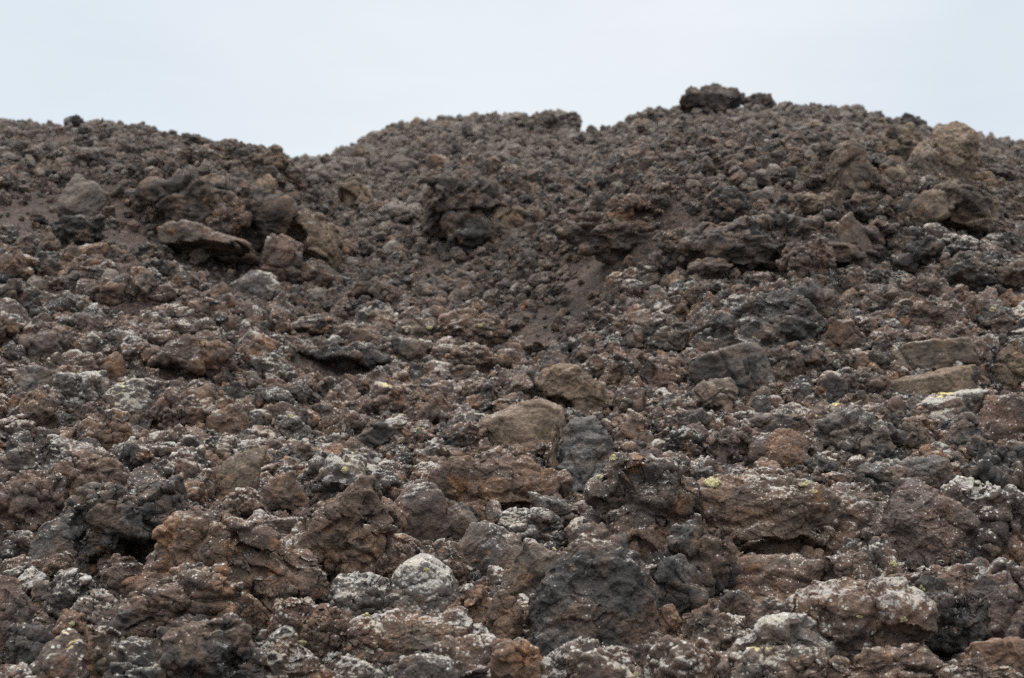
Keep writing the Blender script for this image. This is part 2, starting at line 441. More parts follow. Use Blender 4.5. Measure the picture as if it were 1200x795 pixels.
# ------------------------------------------------------------------ the rocks one can tell apart
# name, u, v, w, h (photo pixels), shape, material, label, options
H = []
def B(name, u, v, w, h, style, mat, label, **kw): H.append((name, u, v, w, h, style, mat, label, kw))
# skyline and the slopes below it
B('crag', 830, 122, 80, 46, 'block', 'ridge', 'dark jagged crag with a rusty tip, highest point of the skyline', ref='the highest crag')
B('rock', 811, 112, 15, 24, 'block', 'ridge', 'rusty dark knob standing on the end of the highest crag')
B('rock', 838, 106, 18, 20, 'block', 'char', 'small black tooth of rock on top of the highest crag')
B('rock', 858, 116, 18, 20, 'block', 'ridge', 'dark lump at the foot of the highest crag')
B('crag', 889, 122, 40, 26, 'block', 'ridge', 'small dark crag on the skyline beside the highest crag')
B('outcrop', 640, 146, 76, 34, 'crag', 'far', 'broken grey outcrop with a pale streak on the middle skyline hill')
B('rock', 673, 146, 18, 24, 'block', 'far', 'small pointed spike of rock ending the crest of the middle hill')
B('rock', 1070, 146, 32, 26, 'lump', 'char', 'dark rock peeping over the skyline behind the large split tan boulder')
B('boulder', 1060, 172, 58, 56, 'block', 'fartan', 'brown shouldered boulder propped behind the large split tan boulder', dist=-.7)
B('boulder', 1117, 178, 60, 72, 'massive', 'fartan', 'largest round tan boulder near the skyline with a dark weathered face', ref='the largest tan boulder', dist=-.8)
B('boulder', 1082, 188, 46, 50, 'massive', 'tan', 'tan boulder with a flat blue grey face split from the largest boulder', roll=.5, dist=-1.1, ref='the flat faced boulder')
B('boulder', 1000, 200, 44, 56, 'block', 'fartan', 'upright tan and grey boulder standing alone on the upper scree', ref='the upright tan boulder', roll=.15)
B('rock', 1045, 206, 30, 28, 'round', 'fartan', 'small tan rock at the foot of the flat faced split boulder')
B('rock', 1014, 219, 17, 15, 'round', 'fartan', 'small pale round stone at the foot of the upright tan boulder')
B('rock', 937, 219, 15, 33, 'block', 'far', 'thin dark post shaped rock standing upright in the scree')
B('block', 1131, 241, 64, 48, 'block', 'fartan', 'large tipped tan block with a dark undercut below the largest boulder', ref='the tipped tan block', hollow=(-.35, -.5, .55, .4, .3), roll=.3)
B('rock', 1158, 217, 34, 32, 'lump', 'straw', 'pale straw coloured knobbly rock above the tipped tan block')
B('rock', 1064, 246, 28, 36, 'round', 'char', 'dark brown rounded rock beside a smooth tan boulder')
B('boulder', 1089, 243, 40, 34, 'round', 'fartan', 'smooth brown rounded boulder between a dark rock and the tipped block')
B('rock', 1007, 243, 38, 26, 'crag', 'char', 'dark twisted lump of lava under the upright tan boulder')
B('crag', 975, 262, 44, 62, 'crag', 'ridge', 'dark knobbly crag leaning beside the slanting striped slab')
B('slab', 1000, 286, 40, 56, 'smooth', 'tan', 'grey tan slab slanting down with fine stripes between dark crags', roll=-.55)
B('crag', 1024, 270, 34, 40, 'crag', 'grey', 'grey dark crag leaning over the slanting striped slab')
B('rock', 1121, 288, 54, 24, 'lump', 'lich', 'pale lichen crusted rock on dark rubble under the tipped tan block', roll=.25)
B('mound', 857, 240, 44, 36, 'mound', 'char', 'shaggy dark mound standing out of the open scree')
B('rock', 952, 216, 20, 15, 'round', 'grey', 'small pale grey stone beside the thin post shaped rock')
B('rock', 955, 238, 40, 18, 'lump', 'fartan', 'low tan rubble rock under the thin post shaped rock')
B('outcrop', 553, 238, 100, 70, 'crag', 'ridge', 'large brown topped overhanging outcrop in the middle of the upper slope', ref='the large brown outcrop', hollow=(.1, -.75, .8, .45, .3), dist=-.7)
B('rock', 553, 268, 60, 44, 'lump', 'char', 'charcoal rock under the brow of the large brown outcrop')
B('rock', 592, 258, 46, 44, 'block', 'tanbrown', 'rusty tan angular rock against the side of the large brown outcrop')
B('rock', 521, 269, 18, 20, 'lump', 'rust', 'small orange rock at the foot of the large brown outcrop')
B('boulder', 472, 193, 34, 22, 'round', 'far', 'dark rounded boulder on the back slope near a reddish one')
B('boulder', 514, 193, 27, 24, 'round', 'rust', 'reddish rounded boulder on the back slope')
B('boulder', 418, 227, 36, 34, 'block', 'fartan', 'tan boulder with a dark front in the pale stony gully', hollow=(-.3, -.3, .5, .6, .25))
B('rock', 432, 259, 20, 19, 'round', 'grey', 'pale grey rounded stone below the tan boulder of the gully')
B('rock', 468, 250, 44, 24, 'lump', 'far', 'brown lumpy rock among pale stones of the gully')
B('rock', 500, 268, 32, 13, 'slab', 'lich', 'thin pale flat stone beside the small orange rock')
B('rock', 578, 222, 20, 16, 'round', 'fartan', 'tan rounded stone just above the large brown outcrop')
B('rock', 601, 218, 22, 18, 'round', 'rust', 'pinkish rounded stone above the rusty tan angular rock')
B('crag', 745, 250, 54, 40, 'crag', 'rust', 'rusty hollow crag with a dark cavity on the dark ridge', hollow=(.2, -.2, .5, .5, .4), ref='the rusty hollow crag')
B('crag', 800, 290, 56, 40, 'crag', 'char', 'dark crag above a smooth grey patch of dirt')
B('crag', 690, 268, 60, 34, 'crag', 'purp', 'low brown crag beside the rusty hollow crag')
B('outcrop', 925, 290, 210, 62, 'crag', 'ridge', 'wide broken dark ridge of clinker along the foot of the scree', dist=.05)
B('outcrop', 740, 276, 150, 50, 'crag', 'ridgebrown', 'long low brown ridge under the rusty hollow crag', dist=.05)
B('crag', 905, 275, 74, 48, 'crag', 'char', 'broad dark crag on the ridge crossing below the scree')
B('crag', 945, 300, 56, 40, 'crag', 'purp', 'dark purple brown crag under the leaning knobbly crag')
B('crag', 870, 285, 44, 36, 'crag', 'purp', 'dark lumpy crag between the smooth dirt and the broad ridge crag')
B('crag', 1060, 300, 70, 40, 'crag', 'char', 'ragged dark crag below the smooth brown boulder')
B('crag', 1150, 320, 80, 44, 'mound', 'char', 'long dark rubble crag under the lichen crusted rock')
B('slab', 832, 311, 44, 15, 'massive', 'ridgebrown', 'low brown slab lying in a dirt pocket of the ridge', roll=-.2)
# hill on the other side
B('boulder', 95, 232, 44, 44, 'round', 'far', 'round boulder with a tan top and black underside on smooth dirt', ref='the round boulder on the dirt', roll=.5)
B('outcrop', 105, 186, 62, 28, 'mound', 'far', 'pale brown knobbly outcrop on the dirt hill')
B('boulder', 92, 270, 54, 28, 'lump', 'char', 'low dark boulder below the round boulder on the dirt')
B('rock', 8, 277, 28, 30, 'lump', 'lich', 'pale lichened rock cut by the photo edge on the dirt hill')
B('rock', 16, 310, 36, 34, 'block', 'brown', 'brown block under the pale rock at the photo edge')
B('outcrop', 222, 166, 52, 20, 'mound', 'char', 'low dark outcrop on the skyline of the dirt hill')
B('rock', 91, 142, 15, 14, 'lump', 'char', 'small dark knob of rock on the skyline of the dirt hill')
B('rock', 119, 145, 8, 13, 'block', 'char', 'tiny dark spike of rock on the skyline of the dirt hill')
B('outcrop', 313, 192, 50, 40, 'crag', 'tan', 'tan brown knobbly outcrop at the skyline dip', ref='the skyline outcrop')
B('outcrop', 272, 252, 170, 84, 'crag', 'ridgebrown', 'wide ragged brown crag behind the rusty overhanging slab', dist=.05)
B('rock', 225, 228, 60, 30, 'mound', 'brown', 'brown rubble hummock above the rusty overhanging slab')
B('block', 268, 254, 46, 48, 'crag', 'brown', 'upright lumpy block standing behind the rusty overhanging slab')
B('slab', 240, 281, 92, 36, 'slab', 'ridgebrown', 'rusty brown slab overhanging a dark hollow', hollow=(0, -.8, .9, .55, .5), roll=.18, ref='the rusty overhanging slab')
B('rock', 305, 232, 44, 44, 'lump', 'tan', 'olive tan knobbly rock under the skyline outcrop')
B('slab', 366, 280, 56, 56, 'block', 'tanbrown', 'tan slab leaning over a black diagonal gap', roll=.6, hollow=(-.75, -.3, .45, .7, .5), ref='the leaning tan slab')
B('block', 328, 302, 44, 42, 'block', 'purp', 'brown block beneath the black gap of the leaning tan slab', roll=.5)
B('rock', 281, 295, 16, 11, 'round', 'lich', 'small white stone on the end of the rusty overhanging slab')
B('boulder', 300, 336, 54, 36, 'round', 'lich', 'brown boulder with a white lichen cap beside smooth dirt', ref='the white capped boulder')
B('block', 365, 320, 46, 28, 'block', 'brown', 'low brown block under the leaning tan slab')
B('rock', 148, 306, 26, 18, 'round', 'lich', 'small pale lichened stone on the dirt below the hill')
B('outcrop', 155, 346, 118, 46, 'mound', 'brown', 'broad brown outcrop with grey lichen along its brow', ref='the broad brown outcrop')
B('rock', 70, 335, 44, 24, 'lump', 'mix', 'mottled lumpy rock beside the broad brown outcrop')
# middle ground, one side
B('boulder', 50, 400, 66, 46, 'block', 'purp', 'purple brown angular boulder near the photo edge', ref='the purple angular boulder')
B('rock', 13, 414, 30, 28, 'lump', 'lich', 'grey lichened rock beside the purple angular boulder')
B('rock', 108, 404, 30, 30, 'lump', 'lich', 'pale speckled rock between the purple boulder and the rusty mound')
B('rock', 103, 426, 46, 26, 'lump', 'brown', 'brown lumpy rock in front of the pale speckled one')
B('rock', 131, 427, 32, 28, 'round', 'rust', 'small rounded rusty rock in front of the rusty lichened mound')
B('mound', 220, 422, 108, 58, 'mound', 'rust', 'large rusty mound with lichen on top and a yellow tuft', hollow=(-.2, -.6, .7, .4, .3), ref='the large rusty mound')
B('slab', 45, 446, 56, 36, 'slab', 'grey', 'flat blue grey slab under the purple angular boulder', roll=.2)
B('mound', 95, 455, 60, 40, 'lump', 'lich', 'lichen crusted lump beside the flat blue grey slab')
B('boulder', 45, 476, 48, 42, 'lump', 'brown', 'brown rough boulder below the flat blue grey slab')
B('boulder', 152, 464, 62, 40, 'round', 'lich', 'grey topped boulder below the large rusty mound')
B('block', 208, 482, 72, 52, 'crag', 'purp', 'dark purple block with a plain shaded face', ref='the dark purple block')
B('boulder', 132, 507, 44, 42, 'lump', 'rust', 'rusty boulder thick with lichen beside the dark purple block')
B('boulder', 268, 494, 46, 40, 'round', 'brown', 'brown rounded boulder with one white lichen spot', ref='the brown rounded boulder')
B('shelf', 398, 425, 112, 46, 'crag', 'char', 'long black shelf of lava over a deep hollow', hollow=(0, -.35, .7, .5, .5), ref='the black shelf')
B('rock', 276, 458, 36, 20, 'block', 'char', 'small black rock near the black shelf')
B('boulder', 368, 384, 58, 30, 'lump', 'mix', 'dark mottled boulder just above the black shelf', hollow=(0, -.7, .7, .4, .3))
B('rock', 326, 434, 42, 40, 'lump', 'lich', 'cluster like lichened rock at the end of the black shelf')
B('slab', 276, 550, 62, 48, 'smooth', 'straw', 'flat orange tan slab tilted up, its side grey', roll=-.35, ref='the orange tan slab')
B('boulder', 333, 575, 42, 36, 'round', 'rust', 'rusty rounded boulder with a black underside near the orange tan slab', hollow=(0, -.6, .7, .4, .4))
B('boulder', 408, 556, 84, 46, 'crag', 'lich', 'broad crag crusted with white lichen', ref='the white crusted crag')
B('rock', 356, 604, 20, 28, 'block', 'purp', 'small upright block under the white crusted crag')
B('boulder', 110, 562, 62, 40, 'lump', 'rust', 'orange brown lichened boulder under the pale topped mound')
B('mound', 48, 536, 64, 34, 'mound', 'lich', 'pale topped mound near the photo edge', ref='the pale topped mound')
B('slab', 53, 511, 24, 16, 'slab', 'purp', 'small dark flat stone above the pale topped mound')
B('boulder', 32, 590, 60, 60, 'crag', 'purp', 'dark crumbly boulder behind the flat grey slab')
B('rock', 400, 500, 50, 36, 'lump', 'mix', 'mottled grey rock above the white crusted crag')
B('rock', 340, 500, 46, 34, 'lump', 'lich', 'lichened rock between the brown rounded boulder and mottled grey rock')
B('boulder', 438, 512, 44, 32, 'block', 'char', 'dark angular boulder above a white lichen clump')
B('rock', 427, 537, 38, 24, 'lump', 'lich', 'white lichen clump on a rock beside the white crusted crag')
# lower part, same side
B('slab', 62, 628, 72, 48, 'smooth', 'grey', 'flat grey slab tilted up on a rusty base', roll=-.45, ref='the flat grey slab')
B('crag', 165, 612, 120, 84, 'crag', 'char', 'dark ribbed crag with deep gaps', hollow=(.3, -.4, .5, .5, .4), ref='the dark ribbed crag')
B('crag', 120, 590, 70, 40, 'crag', 'grey', 'grey broken crag topping the dark ribbed crag')
B('boulder', 149, 672, 46, 34, 'lump', 'mix', 'mottled boulder under the dark ribbed crag')
B('hummock', 262, 650, 158, 86, 'mound', 'rust', 'rust brown hummock with a ribbed front and white lichen brow', ref='the rust brown hummock')
B('block', 405, 628, 96, 108, 'mound', 'brown', 'big brown block above a black cave', hollow=(-.55, -.85, .35, .28, .6), ref='the block with the cave')
B('rock', 316, 690, 44, 40, 'mound', 'brown', 'brown crumbly rock beside the black cave')
B('boulder', 212, 705, 118, 68, 'crag', 'mix', 'dark craggy boulder with a brown crust and pale lichen tip', ref='the brown crusted boulder')
B('boulder', 220, 768, 138, 74, 'crag', 'char', 'dark boulder with a rusty upper edge at the bottom of the photo', hollow=(0, -.3, .7, .4, .2), ref='the rusty edged boulder')
B('boulder', 14, 712, 38, 58, 'block', 'purp', 'dark brown block cut by the photo edge below the flat grey slab')
B('boulder', 24, 756, 52, 40, 'lump', 'char', 'dark lumpy boulder below the dark brown edge block')
B('boulder', 72, 772, 62, 52, 'round', 'spot', 'blue grey boulder dotted with round white lichens')
B('boulder', 118, 768, 46, 54, 'lump', 'brown', 'brown lump beside the white dotted blue grey boulder')
B('rock', 88, 690, 52, 36, 'lump', 'lich', 'lichen crusted rock under the flat grey slab')
B('rock', 118, 712, 44, 34, 'lump', 'lich', 'rough lichened rock beside the brown crusted boulder')
B('rock', 84, 730, 40, 30, 'lump', 'rust', 'rusty speckled rock above the white dotted blue grey boulder')
B('rock', 283, 716, 42, 36, 'lump', 'brown', 'brown knob touching the brown crusted boulder')
B('boulder', 343, 727, 52, 40, 'lump', 'spot', 'reddish boulder spotted white under the black cave')
B('boulder', 330, 768, 60, 50, 'lump', 'spot', 'pale spotted brown boulder at the bottom beside the rusty edged boulder')
B('rock', 386, 735, 44, 40, 'lump', 'brown', 'brown lichened rock between the cave and the bottom edge')
# middle ground, centre
B('boulder', 556, 386, 78, 48, 'mound', 'brown', 'dark brown knobbly boulder under the smooth dirt chute', ref='the brown knobbly boulder')
B('boulder', 560, 420, 76, 38, 'mound', 'brown', 'brown rough boulder under the brown knobbly one', hollow=(.2, -.6, .7, .4, .3))
B('boulder', 490, 383, 50, 34, 'block', 'lich', 'pale topped boulder with a yellow lichen spot', ref='the pale topped boulder')
B('block', 480, 412, 40, 36, 'block', 'grey', 'grey dark block in front of the pale topped boulder')
B('rock', 436, 420, 30, 34, 'crag', 'char', 'black craggy rock ending the black shelf')
B('rock', 542, 436, 30, 16, 'slab', 'tan', 'small tan flat stone among brown clinker')
B('rock', 465, 470, 50, 36, 'lump', 'mix', 'mottled rock behind the dark angular boulder')
B('rock', 510, 480, 44, 40, 'block', 'purp', 'purple brown block beside the smooth brown slab', hollow=(0, -.4, .6, .5, .3))
B('slab', 672, 456, 84, 58, 'massive', 'straw', 'tan overhanging block with a black hollow under it', roll=.42, hollow=(-.6, -.55, .6, .5, .6), dist=-.15, ref='the tan overhanging block')
B('slab', 607, 500, 102, 62, 'smooth', 'tanbrown', 'smooth brown slab sloping up to a rounded shoulder', roll=-.15, ref='the smooth brown slab')
B('slab', 684, 528, 66, 80, 'block', 'stripe', 'black banded slab standing on edge with a tan rim', roll=.12, ref='the black banded slab')
B('rock', 648, 527, 16, 72, 'block', 'straw', 'thin tan splinter along the rim of the black banded slab', roll=.22)
B('rock', 679, 418, 19, 24, 'lump', 'lich', 'small pale crusty stone above the tan overhanging block')
B('rock', 722, 430, 40, 50, 'block', 'mix', 'dark angular rock beside the tan overhanging block', roll=.3)
B('rock', 740, 470, 40, 36, 'lump', 'purp', 'purple brown lump by the end of the tan overhanging block')
B('boulder', 790, 400, 60, 34, 'block', 'brown', 'brown wedge boulder over a dark slot', hollow=(0, -.7, .8, .4, .4))
B('boulder', 775, 440, 54, 40, 'block', 'mix', 'dark broken boulder under the brown wedge boulder')
B('rock', 745, 505, 44, 32, 'lump', 'brown', 'brown rough rock behind the mottled block with yellow lichen')
# lower part, centre
B('block', 575, 568, 154, 68, 'block', 'rust', 'long red brown block with a rusty underside', hollow=(.45, -.45, .45, .4, .25), ref='the long red brown block')
B('boulder', 490, 598, 52, 54, 'round', 'purp', 'dark rounded boulder at the end of the long red brown block', ref='the dark rounded boulder')
B('rock', 540, 604, 40, 30, 'round', 'grey', 'rounded grey rock under the long red brown block')
B('boulder', 572, 638, 62, 42, 'round', 'grey', 'smooth grey oval boulder with a tan belly', ref='the grey oval boulder')
B('rock', 622, 614, 52, 30, 'lump', 'lich', 'white lichened rock above the grey oval boulder')
B('rock', 648, 596, 44, 30, 'block', 'grey', 'small dark grey block below the black banded slab')
B('boulder', 498, 690, 84, 76, 'round', 'lich', 'pale round boulder covered in white lichen', ref='the white lichen boulder')
B('boulder', 690, 688, 164, 140, 'massive', 'char', 'huge dark boulder with a pale streaked ridge, biggest in the picture', ref='the huge dark boulder', dist=-.30)
B('rock', 628, 664, 56, 44, 'block', 'tan', 'tan rusty shoulder of rock against the huge dark boulder', roll=-.4)
B('boulder', 690, 778, 90, 46, 'lump', 'spot', 'lichen speckled boulder at the bottom under the huge dark boulder')
B('block', 610, 776, 54, 42, 'block', 'rust', 'rusty square block at the bottom of the photo')
B('block', 551, 768, 62, 38, 'block', 'spot', 'brown block with a lichen top beside the rusty square block')
B('boulder', 502, 783, 52, 30, 'round', 'lich', 'pale grey boulder cut by the bottom of the photo')
B('slab', 500, 742, 124, 46, 'block', 'mix', 'broad low mottled block under the white lichen boulder')
B('block', 750, 598, 96, 104, 'mound', 'brown', 'large brown block with yellow lichen on its brow', ref='the yellow browed block')
B('rock', 587, 727, 34, 54, 'block', 'brown', 'narrow dark brown upright rock beside the huge dark boulder')
B('rock', 548, 712, 54, 40, 'lump', 'rust', 'rusty rock wedged beside the white lichen boulder')
B('rock', 428, 700, 58, 44, 'lump', 'lich', 'yellowish lichened rock near the black cave')
B('rock', 430, 750, 46, 40, 'lump', 'spot', 'spotted brown rock between the cave and the mottled low block')
B('rock', 422, 785, 46, 28, 'lump', 'lich', 'pale low rock at the bottom next to the mottled block')
B('rock', 448, 622, 40, 60, 'block', 'brown', 'brown rock with a rusty face beside the dark rounded boulder')
B('rock', 470, 645, 50, 30, 'lump', 'mix', 'mottled rock above the white lichen boulder')
B('rock', 520, 655, 40, 36, 'block', 'brown', 'rough brown rock between the white and oval boulders')
# the other side, middle ground
B('crag', 895, 374, 176, 88, 'ropey', 'grey', 'long twisted grey crag with pale lichen along its back', roll=-.38, ref='the twisted grey crag')
B('slab', 855, 434, 92, 66, 'slab', 'grey', 'grey slab sloping down under the twisted grey crag', roll=-.35)
B('block', 880, 445, 34, 46, 'block', 'char', 'dark square block at the lower end of the grey sloping slab')
B('block', 838, 466, 52, 46, 'block', 'tan', 'pale edged block with a dark open front', hollow=(-.4, -.75, .7, .6, .3), ref='the pale edged block')
B('bank', 1093, 446, 132, 38, 'smooth', 'straw', 'long straw brown bank of layered rock over a dark slot', roll=-.14, hollow=(.2, -.9, .8, .4, .4), ref='the straw brown bank')
B('bank', 1100, 415, 120, 36, 'slab', 'tan', 'rough brown bank lying above the straw brown bank', roll=-.12)
B('block', 1184, 430, 40, 64, 'block', 'straw', 'straw brown block cut by the photo edge beyond the bank')
B('block', 1165, 430, 20, 50, 'crag', 'char', 'black narrow block closing the end of the straw brown bank')
B('slab', 1108, 475, 108, 38, 'slab', 'lich', 'pale lichen covered slab under the straw brown bank', roll=-.2, ref='the pale lichen slab')
B('boulder', 1176, 492, 52, 60, 'round', 'spot', 'grey boulder with white lichen rings at the photo edge')
B('slab', 915, 498, 76, 28, 'slab', 'brown', 'flat brown rock overhanging two round reddish stones', ref='the flat overhanging rock', hollow=(0, -.9, .9, .4, .3))
B('rock', 923, 526, 38, 36, 'round', 'rust', 'larger round reddish stone under the flat overhanging rock')
B('rock', 892, 529, 30, 28, 'round', 'purp', 'smaller round dark stone under the flat overhanging rock')
B('boulder', 1003, 506, 106, 62, 'crag', 'grey', 'wide grey boulder with lichen between the slab and the reddish stones', ref='the wide grey boulder')
B('rock', 1075, 512, 46, 36, 'mound', 'straw', 'rusty yellow crusted rock under the pale lichen slab')
B('boulder', 1125, 506, 52, 44, 'block', 'grey', 'brown grey boulder beside the boulder with lichen rings')
B('boulder', 1165, 545, 70, 54, 'crag', 'char', 'dark overhanging boulder near the photo edge', hollow=(-.2, -.7, .6, .4, .4))
B('slab', 1066, 556, 114, 44, 'block', 'grey', 'long smooth grey ledge with vertical seams', ref='the long grey ledge', roll=-.05)
B('rock', 947, 460, 32, 22, 'block', 'grey', 'small pitted blue grey rock above the wide grey boulder')
B('rock', 893, 475, 26, 24, 'round', 'grey', 'small dark grey round rock beside the dark square block')
B('block', 920, 430, 44, 44, 'block', 'tan', 'tan upright block behind the small pitted rock')
B('slab', 985, 395, 46, 42, 'slab', 'brown', 'dark brown flat slab beside the twisted grey crag', roll=.3)
B('rock', 1042, 392, 23, 15, 'round', 'tan', 'lone round tan stone above the rough brown bank')
B('rock', 1010, 450, 66, 30, 'crag', 'purp', 'purple splintered rock at the end of the straw brown bank')
B('rock', 975, 455, 40, 36, 'lump', 'mix', 'mottled lump between the pitted and the splintered rocks')
B('rock', 1095, 370, 70, 34, 'crag', 'purp', 'purple brown crag above the rough brown bank')
B('rock', 1170, 375, 60, 36, 'crag', 'grey', 'grey broken crag near the photo edge above the bank')
B('rock', 1020, 355, 50, 28, 'lump', 'grey', 'pale grey broken rock behind the lone round tan stone')
B('rock', 1085, 340, 54, 28, 'lump', 'brown', 'brown rubble rock under the ragged dark crag')
B('rock', 855, 520, 52, 44, 'mound', 'purp', 'dark crumbly rock below the pale edged block')
B('rock', 800, 520, 56, 40, 'mound', 'mix', 'crumbly mottled rock beside the dark crumbly one')
# lower part, the other side
B('block', 892, 606, 184, 96, 'massive', 'brown', 'very large brown block with yellow lichens over a black hollow face', hollow=(.05, -.55, .75, .45, .3), ref='the hollow faced block')
B('slab', 998, 600, 76, 62, 'slab', 'brown', 'brown slab leaning with its point over a black gap', roll=-.55, ref='the leaning pointed slab')
B('boulder', 1080, 616, 122, 106, 'massive', 'purp', 'tall peaked boulder with white lichen on its shoulder', ref='the peaked boulder')
B('boulder', 1165, 608, 84, 76, 'lump', 'spot', 'brown boulder with white lichen top beside the peaked boulder')
B('block', 900, 678, 148, 54, 'slab', 'rust', 'flat rusty red block over a black slot', hollow=(0, -.95, .9, .4, .4), ref='the flat rusty block')
B('boulder', 824, 654, 62, 78, 'mound', 'char', 'dark crumbly boulder at the end of the flat rusty block')
B('block', 1000, 680, 48, 52, 'block', 'mix', 'dark angular block between the flat rusty block and a lichened knob')
B('rock', 1036, 662, 48, 54, 'lump', 'spot', 'lichened knob with a yellow patch below the peaked boulder', ref='the lichened knob')
B('rock', 1062, 684, 44, 26, 'slab', 'brown', 'flat brown stone under the lichened knob')
B('rock', 1115, 680, 84, 30, 'lump', 'mix', 'long knobbly rock under the peaked boulder')
B('boulder', 1004, 734, 116, 86, 'lump', 'spot', 'big boulder sprinkled with white lichen dots', ref='the white sprinkled boulder')
B('boulder', 1105, 722, 104, 70, 'crag', 'char', 'dark craggy boulder beside the white sprinkled boulder', hollow=(-.3, -.6, .5, .35, .4))
B('boulder', 1172, 715, 72, 90, 'block', 'purp', 'dark brown tall boulder cut by the photo edge')
B('boulder', 912, 757, 86, 58, 'lump', 'lich', 'white lichen crusted boulder at the bottom of the photo', ref='the bottom lichen boulder')
B('boulder', 838, 740, 74, 48, 'mound', 'brown', 'brown rough lump beside the bottom lichen boulder')
B('rock', 862, 714, 36, 34, 'round', 'char', 'dark round rock under the flat rusty block')
B('rock', 902, 722, 44, 32, 'round', 'rust', 'reddish round rock under the flat rusty block')
B('mound', 1050, 784, 200, 44, 'mound', 'brown', 'wide brown mound along the bottom of the photo')
B('rock', 1170, 768, 56, 34, 'slab', 'rust', 'flat rusty rock in the bottom corner of the photo')
B('boulder', 790, 690, 52, 60, 'block', 'char', 'dark rock wedged behind the huge dark boulder')
B('rock', 800, 775, 60, 44, 'lump', 'spot', 'pale spotted rock at the bottom between two speckled boulders')
B('rock', 775, 735, 40, 40, 'crag', 'rust', 'rusty ragged rock in the gap by the huge dark boulder')

GROUP = {'rock': 'rocks of the lava flow', 'boulder': 'boulders of the lava flow', 'block': 'broken blocks of lava', 'slab': 'slabs of lava', 'crag': 'crags of lava', 'outcrop': 'outcrops of lava'}
OUTLINE = {
 'the flat faced boulder': [(1058,200),(1068,176),(1086,160),(1100,178),(1110,210),(1085,208),(1068,212)],
 'the tan overhanging block': [(640,430),(662,422),(686,432),(724,464),(714,476),(690,490),(670,484),(640,462),(630,444)],
 'the smooth brown slab': [(548,524),(556,502),(590,484),(632,474),(658,486),(662,500),(650,520),(630,534),(575,537)],
 'the black banded slab': [(664,484),(712,480),(716,520),(708,566),(690,572),(650,562),(644,545)],
 'the orange tan slab': [(243,572),(250,553),(270,534),(304,527),(306,535),(290,570),(262,575)],
 'the flat grey slab': [(27,640),(45,620),(78,602),(88,604),(97,628),(80,648),(40,650)],
 'the huge dark boulder': [(602,735),(618,690),(648,648),(676,600),(694,604),(738,655),(762,700),(762,750),(700,765),(640,765),(604,755)],
 'the white lichen boulder': [(458,690),(470,665),(495,650),(520,662),(540,690),(535,715),(500,727),(465,722)],
 'the long red brown block': [(500,570),(520,548),(565,535),(620,537),(655,560),(650,585),(625,600),(560,600),(510,595)],
 'the hollow faced block': [(800,590),(815,566),(870,556),(935,560),(970,590),(972,625),(930,650),(850,652),(806,640)],
 'the leaning pointed slab': [(955,640),(962,585),(985,566),(1033,588),(1028,600),(990,632)],
 'the peaked boulder': [(1018,650),(1030,610),(1062,565),(1080,560),(1110,580),(1140,620),(1138,655),(1080,672),(1030,668)],
 'the flat rusty block': [(828,695),(835,665),(890,650),(950,655),(975,665),(960,690),(920,704),(840,706)],
 'the straw brown bank': [(1027,448),(1060,438),(1120,425),(1168,418),(1168,445),(1150,455),(1090,462),(1040,462)],
 'the twisted grey crag': [(822,410),(835,385),(880,352),(950,338),(978,350),(975,385),(940,412),(860,420)],
 'the leaning tan slab': [(338,260),(362,248),(388,260),(400,290),(392,308),(370,298)],
 'the long grey ledge': [(1010,570),(1015,553),(1050,540),(1110,534),(1125,555),(1115,575),(1040,580)],
 'the pale lichen slab': [(1055,487),(1075,474),(1110,463),(1158,458),(1160,475),(1130,490),(1070,494)],
 'the largest tan boulder': [(1090,165),(1100,148),(1122,143),(1140,155),(1145,180),(1135,205),(1112,212),(1095,195)],
 'the upright tan boulder': [(983,225),(988,185),(1000,174),(1020,182),(1026,200),(1012,225)],
 'the tipped tan block': [(1100,232),(1112,216),(1140,222),(1162,232),(1162,250),(1140,266),(1118,258)],
 'the large brown outcrop': [(503,250),(508,222),(528,208),(568,218),(592,232),(596,252),(560,266),(518,264)],
 'the rusty overhanging slab': [(200,268),(225,258),(255,272),(290,288),(288,302),(250,298),(205,288)],
 'the flat overhanging rock': [(880,492),(900,482),(935,484),(950,494),(940,504),(900,510)],
 'the pale edged block': [(812,456),(825,446),(855,444),(862,458),(852,486),(822,490)],
}
HERO = []
